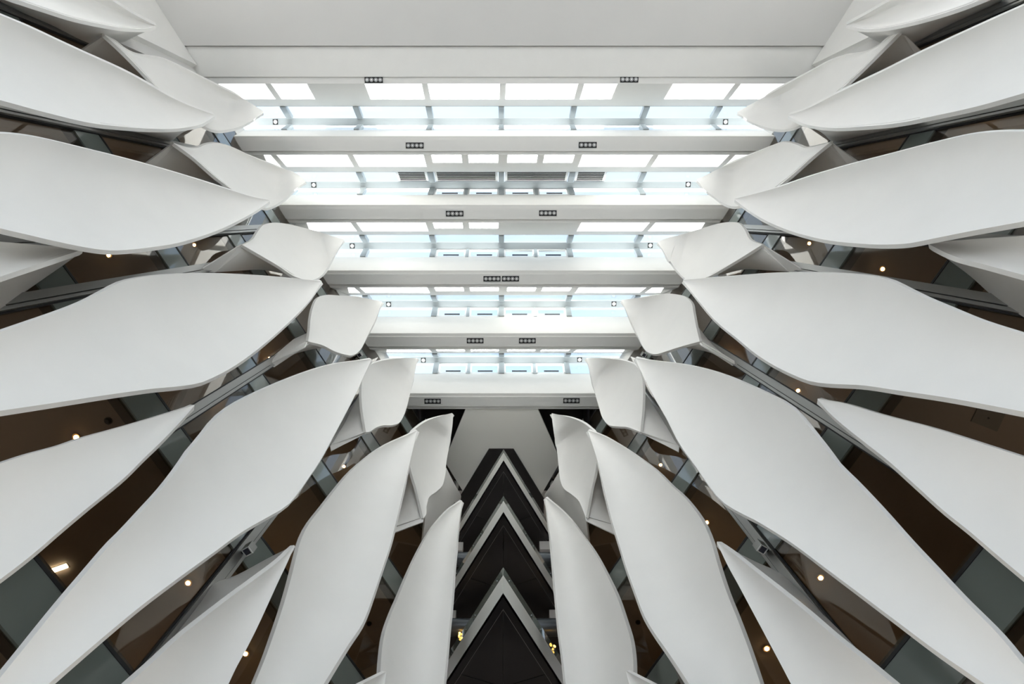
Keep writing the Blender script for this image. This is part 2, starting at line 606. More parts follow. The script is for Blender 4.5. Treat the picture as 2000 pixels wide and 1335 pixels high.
# unseen point lights added to brighten the offices
for side in 'LR':
    for k in range(0, 5):
        for s_ in (-8.5, -1.5, 5.5):
            li = bpy.data.lights.new('office_fill', 'POINT')
            li.energy = 12
            li.shadow_soft_size = .25
            li.color = (1.0, .84, .68) if s_ < 5 else (1.0, .66, .32)
            lo = bpy.data.objects.new('office_fill', li)
            COL.objects.link(lo)
            lo.location = wp(side, s_, -3.2, JOINTS[k] + .9)
            tag(lo, 'added warm fill light, unseen, inside the office behind the glass', 'lamp', 'added office fill lights')

# ------------------------------------------------------------------ balconies with prow fronts
DP, XA = 9.4, -.03
BAL = ['lowest and nearest of the black prow balconies, with the clear glass balustrade and palest fascia',
       'middle black prow balcony with a grey V fascia, between the other two',
       'highest black prow balcony, right under the dark six-sided ceiling patch']
for i, Zs in enumerate((13.49, 17.72, 21.88)):
    b = empty('balcony', (XA, DP, Zs + EYE), BAL[i], 'balcony', 'black prow balconies stacked at the end of the hall')
    L = 5.2
    ax, ay = .5 * L, .866 * L

    def chev(inset, Lx=L):
        """prow outline moved in by inset along its axis"""
        return [(XA, DP + inset), (XA + .5 * Lx, DP + inset + .866 * Lx), (XA - .5 * Lx, DP + inset + .866 * Lx)]
    c = chev(.05)
    obj('slab', MB().prism([c[0], c[1], (c[1][0], 15.55), (c[2][0], 15.55), c[2]], Zs + .06 + EYE, Zs + .7 + EYE), M_GAP, b)
    for sg in (-1, 1):
        # border soffit strip of each arm
        p0 = (XA, DP + .01); p1 = (XA + sg * ax, DP + .01 + ay)
        q0 = (XA, DP + .47); q1 = (XA + sg * ax, DP + .47 + ay)
        obj('soffit_border', MB().prism([p0, p1, q1, q0], Zs + EYE, Zs + .05 + EYE), M_BLACK, b)
        # inner soffit split at a joint that crosses square to the arm
        r0 = (XA + sg * .006, DP + .495)
        a1 = (XA + sg * .5 * 2.2, DP + .495 + .866 * 2.2)
        a2 = (XA + sg * ax, DP + .495 + ay)
        jn = (XA + sg * .006, a1[1] + .577 * abs(a1[0] - XA) * .6)
        obj('soffit_panel', MB().prism([r0, a1, jn], Zs + EYE, Zs + .05 + EYE), M_BLACK, b)
        obj('soffit_panel', MB().prism([(jn[0], jn[1] + .02), (a1[0], a1[1] + .02), a2, (a2[0], 15.5), (jn[0], 15.5)], Zs + EYE, Zs + .05 + EYE), M_BLACK, b)
        obj('joint_strip', MB().prism([(XA, DP + .475), (XA + sg * ax, DP + .475 + ay), (XA + sg * ax, DP + .49 + ay), (XA, DP + .49)], Zs - .004 + EYE, Zs + .05 + EYE), M_GAP, b)
        # fascia and glass on each arm
        nx, ny = sg * .866, -.5
        t = .06
        obj('fascia_panel', MB().prism([(XA, DP), (XA + sg * ax, DP + ay), (XA + sg * ax - nx * t, DP + ay - ny * t), (XA, DP + .12)], Zs + EYE, Zs + .76 + EYE), M_FASCIA, b)
        nseg = 3
        for jx in range(nseg):
            l0, l1 = L * jx / nseg + (.02 if jx == 0 else .006), L * (jx + 1) / nseg - .006
            e0 = (XA + sg * .5 * l0, DP + .866 * l0); e1 = (XA + sg * .5 * l1, DP + .866 * l1)
            gp = obj('glass_panel', MB().prism([e0, e1, (e1[0] - nx * .02, e1[1] - ny * .02), (e0[0] - nx * .02, e0[1] - ny * .02)], Zs + .76 + EYE, Zs + 1.14 + EYE), G_BAL, b)
            for lf in (l0 + .25, l1 - .25):
                e = (XA + sg * .5 * lf, DP + .866 * lf)
                obj('glass_fixing', MB().tube((e[0] + nx * .02, e[1] + ny * .02, Zs + .83 + EYE), (e[0] + nx * .05, e[1] + ny * .05, Zs + .83 + EYE), .014, seg=8), M_STEEL, gp)

for i, (Z, Y) in enumerate(((20.5, 12.85), (16.6, 12.8))):
    r = empty('round_duct', (0, Y, Z + EYE), ['thick dark round duct behind the balcony fascia, upper one', 'thick dark round duct behind the balcony fascia, lower one'][i], 'duct')
    obj('duct_pipe', MB().tube((-3.2, Y, Z + EYE), (3.2, Y, Z + EYE), .27, seg=28), M_DUCT, r, True)
    for sg in (-1, 1):
        obj('duct_collar', MB().tube((sg * 2.4 - .05, Y, Z + EYE), (sg * 2.4 + .05, Y, Z + EYE), .3, seg=28), M_DUCT, r, True)
for (x0, y0, x1, y1, lab) in ((886, 1058, 905, 1074, 'pale grey box over the upper duct, left of the balconies'),
                              (1055, 1056, 1078, 1072, 'pale grey box over the upper duct, right of the balconies'),
                              (877, 1191, 891, 1211, 'pale grey box over the lower duct, left of the balconies'),
                              (1075, 1190, 1092, 1211, 'pale grey box over the lower duct, right of the balconies')):
    Yb = 12.9
    q0 = pq(x0, y1); q1 = pq(x1, y0)
    Za, Zb_ = Yb / q0[1], Yb / q1[1]
    Xa, Xb = q0[0] * Za, q1[0] * Zb_
    r = empty('junction_box', (.5 * (Xa + Xb), Yb, Za + EYE), lab, 'box')
    obj('box_body', MB().box(Xa, Xb, Yb, Yb + .3, Za + EYE, Zb_ + EYE), M_BOXW, r)
    obj('box_hanger', MB().box(.5 * (Xa + Xb) - .03, .5 * (Xa + Xb) + .03, Yb + .1, Yb + .16, Zb_ - .05 + EYE, max(Zb_ + .02, min(z for z in (17.72, 21.88, 40) if z > Za)) + EYE), M_BLKMET, r)
for (x, y, lab) in ((901, 1243, 'glowing beads for golden reflections beside the lowest balcony, left side'), (1079, 1265, 'glowing beads for golden reflections beside the lowest balcony, right side')):
    p, q = pq(x, y)
    Yl = 12.7
    Z = Yl / q
    c = np.array([p * Z, Yl, Z + EYE])
    r = empty('lamp_reflection', c, lab, 'lamp')  # glowing beads stand in for golden lights mirrored in the balustrade
    obj('reflection_stem', MB().tube(c + (0, .15, 0), c + (0, .5, 0), .02, seg=8), M_BLKMET, r)
    for j in range(7):
        d = np.array([random.uniform(-.07, .07), random.uniform(-.06, .06), (j - 3) * .055])
        obj('reflection_bead', MB().tube(c + d, c + d + (0, .03, .05), .035, .012, seg=8), E_GOLD, r)

# ------------------------------------------------------------------ sculpted white fins
CR = {'c1': (0, 0), 'c2': (650, 0), 'c3': (1300, 0), 'c4': (0, 434), 'c5': (650, 434), 'c6': (1300, 434), 'c7': (0, 868), 'c8': (650, 868), 'c9': (1300, 868), 'ca': (300, 680), 'cb': (340, 400), 'cc': (0, 0), 'px': (0, 0)}
SCL = {'ca': 1928 / 260., 'cb': 1958 / 220., 'cc': 2000 / 360., 'px': 1.0}


def pts(s):
    res = []
    c = 'px'
    for tok in s.split():
        if ',' not in tok:
            c = tok
        else:
            x, y = map(float, tok.split(','))
            k = SCL.get(c, 2000 / 700.)
            res.append((CR[c][0] + x / k, CR[c][1] + y / k))
    return np.array(res)


def smooth_line(P, n, ext=0):
    """centripetal Catmull-Rom through P, resampled evenly to n points"""
    P = np.asarray(P, float)
    if ext:
        d = P[-1] - P[-2]; d = d / np.linalg.norm(d)
        P = np.vstack([P, P[-1] + d * ext])
    if len(P) == 2:
        fine = np.array([P[0] + (P[1] - P[0]) * t for t in np.linspace(0, 1, 50)])
    else:
        Q = np.vstack([2 * P[0] - P[1], P, 2 * P[-1] - P[-2]])
        fine = []
        for i in range(1, len(Q) - 2):
            p0, p1, p2, p3 = Q[i - 1], Q[i], Q[i + 1], Q[i + 2]
            t0 = 0; t1 = t0 + max(np.linalg.norm(p1 - p0), 1e-6) ** .5
            t2 = t1 + max(np.linalg.norm(p2 - p1), 1e-6) ** .5; t3 = t2 + max(np.linalg.norm(p3 - p2), 1e-6) ** .5
            for t in np.linspace(t1, t2, 14, endpoint=False):
                A1 = (t1 - t) / (t1 - t0) * p0 + (t - t0) / (t1 - t0) * p1
                A2 = (t2 - t) / (t2 - t1) * p1 + (t - t1) / (t2 - t1) * p2
                A3 = (t3 - t) / (t3 - t2) * p2 + (t - t2) / (t3 - t2) * p3
                B1 = (t2 - t) / (t2 - t0) * A1 + (t - t0) / (t2 - t0) * A2
                B2 = (t3 - t) / (t3 - t1) * A2 + (t - t1) / (t3 - t1) * A3
                fine.append((t2 - t) / (t2 - t1) * B1 + (t - t1) / (t2 - t1) * B2)
        fine.append(P[-1])
        fine = np.array(fine)
    L = np.concatenate([[0], np.cumsum(np.linalg.norm(np.diff(fine, axis=0), axis=1))])
    u = np.linspace(0, L[-1], n)
    return np.stack([np.interp(u, L, fine[:, 0]), np.interp(u, L, fine[:, 1])], 1)


NT, NS = 60, 14
FIN_GROUP = 'white sculpted fins along the glazed walls'


def fin(side, label, A, B, oA=1.4, oB=1.4, sag=.12, th=.085, ext=0, close=True, rets=(), caps=(), o_tip=None):
    """A, B: the two long edges traced in the photograph; both start at the tip.
    rets: (edge polyline, wall polyline, offset of the edge) pieces that return to the wall"""
    a = smooth_line(pts(A), NT, ext)
    b = smooth_line(pts(B), NT, ext)
    tt = np.linspace(0, 1, NT)
    G = np.zeros((NT, NS, 3))
    ss = np.linspace(0, 1, NS)
    O = np.zeros((NT, NS)); PX = np.zeros((NT, NS, 2)); need = np.zeros(NT)
    for i, t in enumerate(tt):
        k = min(1, t / .12)
        om = .5 * (oA + oB) if o_tip is None else o_tip
        ea, eb = lerp(om, oA, k), lerp(om, oB, k)
        wid = np.linalg.norm(at_wall(side, *a[i], ea) - at_wall(side, *b[i], eb))
        for j, s in enumerate(ss):
            PX[i, j] = lerp(a[i], b[i], s)
            O[i, j] = lerp(ea, eb, s) - sag * wid * 4 * s * (1 - s)
            p, q = pq(*PX[i, j])
            need[i] = max(need[i], D - ZMAX * (NRM[side][0] * p + NRM[side][1] * q) - O[i, j])
    # keep clear of the beams: lean the fin further into the hall, smoothly towards its high end
    lift = np.array([max(need[m] * math.exp(-((t - tt[m]) / .32) ** 2) for m in range(NT)) for t in tt])
    for i in range(NT):
        for j in range(NS):
            G[i, j] = at_wall(side, *PX[i, j], O[i, j] + lift[i])
    base = at_wall(side, *lerp(a[NT // 2], b[NT // 2], .5), 0.0)
    r = empty('sculpted_fin', base, label, 'fin', FIN_GROUP)
    obj('fin_shell', MB().sheet(G, th), M_FIN, r, True)
    edge_px = np.vstack([a, b])
    edge_o = np.concatenate([O[:, 0] + lift, O[:, -1] + lift])

    def edge_off(x, y):
        d = np.hypot(edge_px[:, 0] - x, edge_px[:, 1] - y)
        return edge_o[np.argmin(d)] - .05

    for Ep, Wp, oe in rets:
        e = smooth_line(pts(Ep), 24); w_ = smooth_line(pts(Wp), 24)
        Q = np.zeros((24, 8, 3))
        eo = np.array([edge_off(*e[i]) for i in range(24)])
        eo = np.convolve(np.pad(eo, 2, mode='edge'), np.ones(5) / 5, mode='valid')
        for i in range(24):
            for j, s in enumerate(np.linspace(0, 1, 8)):
                x, y = lerp(e[i], w_[i], s)
                Q[i, j] = at_wall(side, x, y, lerp(eo[i], .03, s))
        obj('return_panel', MB().sheet(Q, .05), M_FIN, r, True)
    for c4, os4 in caps:
        c = pts(c4)
        oo = [edge_off(*c[i]) + (.03 if i == 0 else 0) if os4[i] > .5 else os4[i] for i in range(4)]
        Q = np.zeros((2, 2, 3))
        Q[0, 0] = at_wall(side, *c[0], oo[0]); Q[0, 1] = at_wall(side, *c[1], oo[1])
        Q[1, 0] = at_wall(side, *c[3], oo[3]); Q[1, 1] = at_wall(side, *c[2], oo[2])
        obj('end_cap', MB().sheet(Q, .04), M_FIN, r)
    mbk = []
    for t in (.35, .65):
        i = int(t * NT)
        p0 = G[i, NS // 2]; pxm = lerp(a[i], b[i], .5)
        p1 = at_wall(side, *pxm, -.02)
        if p1[2] - EYE < ZMAX - .01 and np.linalg.norm(p1 - p0) > .3:
            d = (p1 - p0) / np.linalg.norm(p1 - p0)
            obj('strut', MB().tube(p0 + d * .3, p1, .04, seg=8), M_RAIL, r)
    return r


# ---- left side, from the top of the frame downwards
fin('L', 'white fin in the top left corner whose tip touches the flat white ceiling',
    'c1 872,145 740,75 620,0 500,-70', 'c1 872,147 820,159 700,157 600,142 400,98 250,50 100,0 -60,-55', 1.3, 1.5, .12, ext=120,
    rets=[('c1 868,152 820,162 700,160 600,145 400,102 250,55 100,3 -60,-52', 'c1 720,218 690,236 640,250 560,262 480,240 300,150 120,70 -20,0', 1.45)])
fin('L', 'short white fin at the upper left, its tip over the skylight nearest the flat ceiling',
    'c1 585,195 640,225 700,270 760,300 830,314 900,325 960,348 1100,418 1200,470 1350,546 1470,620', 'c1 585,197 660,265 760,365 880,492 940,545 1010,620 1120,692 1200,726 1300,717 1380,687 1420,662 1470,630', .95, 1.0, .1, o_tip=.95,
    rets=[('c1 595,205 660,268 760,368 900,520', 'c1 495,305 600,350 740,425 900,520', .98)],
    caps=[('c1 585,195 450,285 495,307 597,207', (.95, .03, .03, .95))])
fin('L', 'broad white fin at the upper left, topmost long one, tip below the first skylight',
    'c1 1195,640 1060,590 940,535 900,512 700,400 460,290 330,230 170,155 0,83', 'c1 1195,648 1130,690 1000,716 850,718 700,708 500,685 250,626 0,558', 1.75, 1.75, .15, ext=340,
    rets=[('c1 1190,652 1130,694 1000,720 850,724 700,714 560,698', 'c1 1130,690 1010,745 950,790 900,778 780,745 560,698', 1.55)])
fin('L', 'short white fin at the left, its tip reaching the louvred skylight',
    'c1 970,797 1040,820 1100,825 1150,805 1210,797 1280,815 1400,870 1550,930 1650,965 1708,1010', 'c1 970,799 1080,880 1200,985 1310,1068 1400,1125 1480,1160 1520,1150 1580,1115 1640,1060 1706,1014', .95, 1.0, .1, o_tip=.95,
    rets=[('c1 980,808 1080,884 1200,990 1290,1062', 'c1 862,928 1000,975 1150,1020 1290,1062', .98)],
    caps=[('c1 970,797 815,913 862,930 982,808', (.95, .03, .03, .95))])
fin('L', 'broad white fin at the left edge, second long one down, pointing below the louvres',
    'c1 1505,1117 1420,1100 1310,1068 1100,1000 900,940 700,885 500,835 200,765 60,747 0,745', 'c1 1505,1122 1440,1168 1350,1220 1200,1290 c4 1000,113 850,138 700,154 600,156 470,138 300,103 150,68 0,33', 1.75, 1.75, .15, ext=340)
fin('L', 'short white fin at the left with a wavy return, tip reaching the third skylight',
    'c4 1355,125 1410,95 1440,50 1470,15 1520,2 1600,8 1750,45 1918,95', 'c4 1355,127 1450,182 1560,247 1640,300 1700,318 1755,318 1800,290 1850,210 1918,100', .95, 1.0, .08, o_tip=.95,
    rets=[('c4 1365,135 1450,186 1560,250 1640,302', 'c4 1200,278 1330,270 1460,265 1585,287', .98)],
    caps=[('c4 1350,122 1112,272 1200,280 1372,140', (.95, .03, .03, .95))])
fin('L', 'small pointed white fin cut by the left edge, between two long fins',
    'c4 467,145 200,125 0,108', 'c4 467,150 300,203 150,253 0,303', 1.3, 1.4, .14, ext=300,
    rets=[('c4 465,155 300,209 150,259 0,309 -150,360', 'c4 462,158 380,220 250,310 130,395 -50,530', 1.35)])
fin('L', 'broad white fin at mid left, third long one from the top, with the S-curved edges',
    'c4 1795,328 1650,314 1450,296 1200,284 1000,286 800,304 680,331 590,377 480,436 350,489 150,559 0,611', 'c4 1795,332 1740,420 1680,490 1600,568 1500,656 1420,722 1300,806 1200,860 1120,894 1000,914 850,928 600,962 300,1007 0,1051', 1.5, 1.6, .14, ext=360)
fin('L', 'short rounded white fin on the left beside the fourth skylight, on a thin stalk',
    'c4 1720,662 1728,600 1733,540 1745,480 1770,425 1810,406 1900,408 1990,414 c5 275,442', 'c4 1720,664 1800,685 1870,720 1930,738 1965,742 c5 150,715 200,620 240,540 274,447', .95, 1.0, .08, o_tip=.95,
    rets=[('c4 1728,610 1720,640 1712,664 1700,690', 'c4 1640,650 1580,700 1510,765 1502,790', .97),
          ('c4 1728,672 1790,686 1830,702', 'c4 1530,805 1620,745 1760,700', .97)],
    caps=[('c4 1718,660 1503,793 1530,808 1730,676', (.95, .03, .03, .95))])
fin('L', 'narrow pointed white fin at the left edge, tip on the rail under the S-curved fin',
    'c4 1085,1018 900,1075 700,1135 450,1205 c7 350,0 150,55 0,105', 'c4 1085,1023 1000,1118 900,1222 c7 800,78 700,178 600,262 500,342 350,467 200,596 100,676 0,751', 1.35, 1.4, .12, ext=340)
fin('L', 'very long white fin sweeping from the fifth skylight down to the lower left corner',
    'c5 215,762 100,775 0,790 c4 1750,820 1600,875 1450,940 1330,1000 1240,1060 1180,1120 1120,1200 1060,1270 c7 1000,120 900,250 800,360 700,470 620,550 500,690 360,855 250,990 130,1140 0,1300', 'c5 215,766 130,950 80,1050 0,1200 c7 1800,68 1720,188 1650,286 1600,341 1500,400 1350,486 1200,595 1000,740 800,889 600,1053 400,1223 280,1325', 1.5, 1.6, .14, ext=360)
fin('L', 'pointed white fin at the bottom left, tip beside the small floodlight',
    'c7 1643,560 1560,645 1450,730 1300,840 1150,955 1000,1075 850,1215 720,1332', 'c7 1645,566 1600,662 1550,770 1500,880 1440,1010 1380,1130 1320,1240 1275,1335', 1.35, 1.3, .12, ext=360,
    rets=[('c7 1637,560 1560,643 1450,728 1300,838 1150,953 1000,1073 850,1213 780,1278', 'c7 1630,566 1500,630 1300,735 1195,765 1120,870 1000,1030 870,1195 785,1285', 1.3)])
fin('L', 'short rounded white fin on the left beside the last beam',
    'c5 185,1168 165,1040 160,930 170,850 200,800 260,775 350,760 470,756', 'c5 187,1169 205,1168 240,1145 280,1132 330,1131 370,1118 395,1080 410,1040 430,960 460,830 471,762', .95, 1.0, .08, o_tip=.95,
    rets=[('c5 161,935 164,1040 175,1110 187,1170', 'c5 100,1050 50,1140 10,1200 -10,1240', .97)],
    caps=[('c5 185,1168 -15,1245 -10,1275 197,1172', (.95, .03, .03, .95))])
fin('L', 'long white fin standing left of the balconies, second from them',
    'c5 471,1160 400,1193 300,1238 220,1288 c8 100,148 0,268 c7 1800,343 1720,448 1680,528 1650,640 1620,760 1580,900 1530,1050 1480,1190 1420,1335', 'c5 471,1164 c8 425,120 390,270 350,440 320,560 270,710 220,858 195,928 160,1007 90,1110 30,1204 0,1252 -45,1325', 1.0, 1.65, .19, ext=360)
fin('L', 'short white fin hanging below the dark recess, left of the balconies',
    'c8 505,408 470,260 428,95 c5 440,1172 460,1152 520,1110 600,1080 665,1063', 'c8 507,408 520,390 525,330 540,290 580,260 610,230 625,180 635,90 c5 655,1220 668,1130 672,1070', .85, .9, .08, o_tip=.85,
    rets=[('c8 430,100 470,262 503,405', 'c8 380,270 362,370 345,455', .85), ('c8 634,130 625,182 610,232 580,262 540,292 526,332 516,395', 'c8 690,240 716,283 714,305 670,345 610,405 560,465 500,560', .85)],
    caps=[('c8 507,405 338,465 335,492 505,430', (.85, .03, .03, .8))])
fin('L', 'long white fin closest to the balconies on their left side',
    'c8 721,312 660,349 600,408 530,498 470,608 420,718 370,838 320,958 290,1048 275,1140 265,1270 264,1335', 'c8 722,317 705,430 690,560 675,720 665,870 650,1020 635,1180 620,1335', 1.0, 1.65, .19, ext=340)
fin('L', 'tiny tip of a white fin at the bottom edge, left of the balconies',
    'c8 298,1266 230,1300 160,1335', 'c8 299,1268 294,1300 288,1335', 1.5, 1.5, .1, ext=340)

# ---- right side
fin('R', 'white fin in the top right corner whose tip touches the flat white ceiling',
    'c3 1008,138 1100,90 1250,5 1400,-70', 'c3 1008,142 1100,160 1200,158 1350,130 1500,90 1680,30 1850,-40', 1.3, 1.5, .12, ext=120,
    rets=[('c3 1012,148 1100,163 1200,161 1350,134 1500,94 1680,34 1850,-36', 'c3 1170,222 1195,240 1240,262 1330,262 1400,240 1560,155 1740,70 1890,0', 1.45)])
fin('R', 'short white fin at the upper right, its tip over the skylight nearest the flat ceiling',
    'c3 1312,170 1250,205 1180,258 1100,295 1000,310 920,338 800,403 700,458 550,540 398,624', 'c3 1312,172 1200,285 1100,385 1000,480 920,560 840,640 760,692 700,715 640,722 560,710 480,680 400,630', .95, 1.0, .1, o_tip=.95,
    rets=[('c3 1305,183 1200,290 1100,390 950,525', 'c3 1398,306 1260,375 1100,450 950,525', .98)],
    caps=[('c3 1312,168 1425,285 1396,308 1302,186', (.95, .03, .03, .95))])
fin('R', 'broad white fin at the upper right, topmost long one, tip below the first skylight',
    'c3 685,641 780,610 920,540 1000,500 1240,385 1400,305 1700,165 2000,30', 'c3 685,646 760,686 850,706 950,714 1100,706 1300,686 1500,646 1750,590 2000,519', 1.75, 1.75, .15, ext=340,
    rets=[('c3 690,652 760,690 850,710 950,718 1100,710 1300,690 1420,668', 'c3 770,692 880,745 930,792 985,785 1100,757 1280,715 1420,668', 1.55)])
fin('R', 'short white fin at the right, its tip reaching the louvred skylight',
    'c3 917,792 860,810 780,825 740,810 700,797 650,793 600,810 480,860 320,930 175,1000', 'c3 917,794 820,874 720,964 610,1054 520,1110 420,1147 380,1151 340,1141 280,1101 220,1060 176,1006', .95, 1.0, .1, o_tip=.95,
    rets=[('c3 910,803 820,878 720,968 615,1050', 'c3 1022,920 880,965 750,1008 615,1050', .98)],
    caps=[('c3 917,790 1072,905 1020,922 907,806', (.95, .03, .03, .95))])
fin('R', 'broad white fin at the right edge, second long one down, pointing below the louvres',
    'c3 385,1109 480,1085 610,1050 800,985 1020,920 1250,860 1500,795 1700,750 1850,735 2000,733', 'c3 385,1114 450,1163 550,1226 650,1270 750,1304 c6 900,99 1050,116 1200,124 1350,118 1500,89 1700,49 2000,-6', 1.75, 1.75, .15, ext=340)
fin('R', 'short white fin at the right with a wavy return, tip reaching the third skylight',
    'c6 535,123 470,95 440,40 410,5 380,-2 300,5 200,35 100,65 0,90 c5 1813,108', 'c6 535,126 430,192 330,252 240,302 180,318 120,318 70,275 20,210 c5 1880,220 1840,150 1813,114', .95, 1.0, .08, o_tip=.95,
    rets=[('c6 527,138 430,196 330,256 245,304', 'c6 690,275 570,268 440,263 330,287', .98)],
    caps=[('c6 537,122 772,272 690,278 522,140', (.95, .03, .03, .95))])
fin('R', 'small pointed white fin cut by the right edge, between two long fins',
    'c6 1465,114 1700,95 2000,75', 'c6 1465,120 1600,185 1800,240 2000,294', 1.3, 1.4, .14, ext=300,
    rets=[('c6 1468,127 1600,191 1800,246 2000,300 2150,345', 'c6 1470,132 1600,225 1700,300 1860,440 2050,560', 1.35)])
fin('R', 'broad white fin at mid right, third long one from the top, with the S-curved edges',
    'c6 97,322 300,305 600,282 850,278 1050,288 1180,302 1260,325 1340,365 1440,415 1580,475 1750,545 2000,625', 'c6 98,327 170,420 280,550 400,648 500,731 600,795 700,845 800,884 900,899 1100,909 1300,938 1600,982 2000,1056', 1.5, 1.6, .14, ext=360)
fin('R', 'short rounded white fin on the right beside the fourth skylight, on a thin stalk',
    'c6 190,662 170,580 155,500 145,450 110,415 50,400 0,398 c5 1750,415 1612,432', 'c6 190,664 130,680 60,700 0,720 c5 1800,735 1760,725 1735,700 1700,630 1650,520 1612,438', .95, 1.0, .08, o_tip=.95,
    rets=[('c6 165,560 178,610 186,655 205,680', 'c6 260,685 320,735 390,780 400,790', .97),
          ('c6 182,672 130,684 90,698', 'c6 372,795 270,735 150,702', .97)],
    caps=[('c6 192,660 402,790 372,800 180,675', (.95, .03, .03, .95))])
fin('R', 'narrow pointed white fin at the right edge, tip on the rail under the S-curved fin',
    'c6 847,983 1000,1010 1200,1070 1500,1150 1800,1245 2000,1310', 'c6 848,989 920,1068 1000,1138 1100,1218 c9 1250,96 1400,231 1550,366 1700,486 1850,615 2000,740', 1.35, 1.4, .12, ext=340)
fin('R', 'very long white fin sweeping from the fifth skylight down to the lower right corner',
    'c5 1688,756 1800,772 1980,795 c6 300,840 450,900 600,970 690,1020 760,1090 830,1180 900,1270 c9 950,100 1050,200 1200,360 1350,530 1500,690 1650,850 1850,1050 2000,1230', 'c5 1689,761 1700,790 1780,950 1860,1090 c9 80,0 160,110 250,240 310,313 400,371 500,421 700,545 900,694 1100,843 1300,993 1500,1142 1770,1327', 1.5, 1.6, .14, ext=360)
fin('R', 'pointed white fin at the bottom right, tip beside the small floodlight',
    'c9 287,540 395,620 500,705 640,815 800,945 950,1075 1100,1195 1265,1332', 'c9 286,546 340,660 400,770 480,920 560,1070 640,1220 700,1335', 1.35, 1.3, .12, ext=360,
    rets=[('c9 292,540 397,617 500,702 640,812 800,942 950,1072 1100,1192 1150,1232', 'c9 300,544 400,600 520,660 645,716 740,800 860,925 1000,1065 1155,1235', 1.3)])
fin('R', 'short rounded white fin on the right beside the last beam',
    'c5 1716,1168 1728,1040 1731,930 1722,850 1692,800 1640,775 1540,760 1414,755', 'c5 1714,1168 1690,1158 1640,1141 1590,1138 1540,1130 1505,1090 1485,1030 1460,940 1435,840 1414,761', .95, 1.0, .08, o_tip=.95,
    rets=[('c5 1731,935 1729,1040 1724,1110 1716,1170', 'c5 1795,1030 1850,1110 1900,1190 1932,1245', .97)],
    caps=[('c5 1716,1168 1935,1245 1930,1280 1704,1170', (.95, .03, .03, .95))])
fin('R', 'long white fin standing right of the balconies, second from them',
    'c5 1424,1160 1500,1185 1600,1240 1700,1305 c8 1800,138 1900,238 c9 100,288 200,418 250,528 285,650 340,820 400,970 460,1130 530,1335', 'c5 1424,1164 c8 1480,100 1520,270 1560,430 1600,560 1640,690 1690,828 1740,957 1800,1057 1850,1127 1920,1229 1985,1328', 1.0, 1.65, .19, ext=360)
fin('R', 'short white fin hanging below the dark recess, right of the balconies',
    'c8 1413,404 1440,260 1473,95 c5 1462,1172 1440,1150 1400,1120 1330,1090 1222,1064', 'c8 1412,406 1390,350 1370,310 1330,275 1290,245 1270,200 1260,120 1250,20 c5 1245,1240 1230,1150 1221,1070', .85, .9, .08, o_tip=.85,
    rets=[('c8 1472,100 1440,262 1416,400', 'c8 1515,270 1537,360 1557,440', .85), ('c8 1263,150 1271,202 1290,247 1330,277 1370,312 1391,352 1411,402', 'c8 1205,245 1180,283 1186,300 1240,335 1310,400 1370,470 1430,560', .85)],
    caps=[('c8 1408,402 1562,445 1578,500 1412,424', (.85, .03, .03, .8))])
fin('R', 'long white fin closest to the balconies on their right side',
    'c8 1187,294 1240,334 1310,399 1390,499 1460,599 1530,729 1590,859 1630,979 1660,1079 1675,1180 1678,1280 1677,1335', 'c8 1186,299 1200,420 1220,560 1235,740 1250,900 1265,1050 1285,1200 1300,1335', 1.0, 1.65, .19, ext=340)
fin('R', 'tiny tip of a white fin at the bottom edge, right of the balconies',
    'c8 1636,1260 1700,1294 1780,1335', 'c8 1635,1262 1645,1300 1655,1335', 1.5, 1.5, .1, ext=340)

# ------------------------------------------------------------------ fixtures on the roof
proto = None
SPOTS = [(730, 156, 'four-lamp black spotlight at the left of the widest beam'), (1229, 155, 'four-lamp black spotlight at the right of the widest beam'),
         (810, 284, 'four-lamp black spotlight at the left of the second beam'), (1148, 283, 'four-lamp black spotlight at the right of the second beam'),
         (888, 417, 'four-lamp black spotlight at the left of the third beam, below the louvres'), (1070, 416, 'four-lamp black spotlight at the right of the third beam, below the louvres'),
         (961, 544, 'four-lamp black spotlight, left one of the close pair on the fourth beam'), (997, 544, 'four-lamp black spotlight, right one of the close pair on the fourth beam'),
         (928, 665, 'four-lamp black spotlight at the left of the fifth beam'), (1030, 665, 'four-lamp black spotlight at the right of the fifth beam'),
         (845, 783, 'four-lamp black spotlight at the left of the shortest beam'), (1116, 782, 'four-lamp black spotlight at the right of the shortest beam')]
for i, (x, y, lab) in enumerate(SPOTS):
    c = at_z(x, y, ZB if i > 1 else ZB + .05)
    if proto is None:
        proto = empty('recessed_spotlight', c, lab, 'spotlight', 'four-lamp spotlights set in the beams')
        W, Hh = .36, .115
        fr = MB()
        fr.box(c[0] - W, c[0] + W, c[1] - Hh, c[1] + Hh, c[2] - .015, c[2] + .01)
        obj('housing', fr, M_BLKMET, proto)
        for j in range(4):
            lx = c[0] + (j - 1.5) * .172
            lp = obj('lamp', MB().tube((lx, c[1], c[2] - .03), (lx, c[1], c[2] - .012), .07, .08, seg=20), M_LAMPG, proto, True)
            obj('lamp_centre', MB().tube((lx, c[1], c[2] - .036), (lx, c[1], c[2] - .029), .03, seg=12), M_WHITE, lp)
    else:
        copy_tree(proto, c, lab)
proto = None
SQ = [(538, 238, 'left', 'first'), (613, 361, 'left', 'louvred'), (688, 480, 'left', 'third'), (759, 594, 'left', 'fourth'), (827, 703, 'left', 'fifth'),
      (1417, 238, 'right', 'first'), (1344, 360, 'right', 'louvred'), (1270, 479, 'right', 'third'), (1199, 593, 'right', 'fourth'), (1132, 702, 'right', 'fifth')]
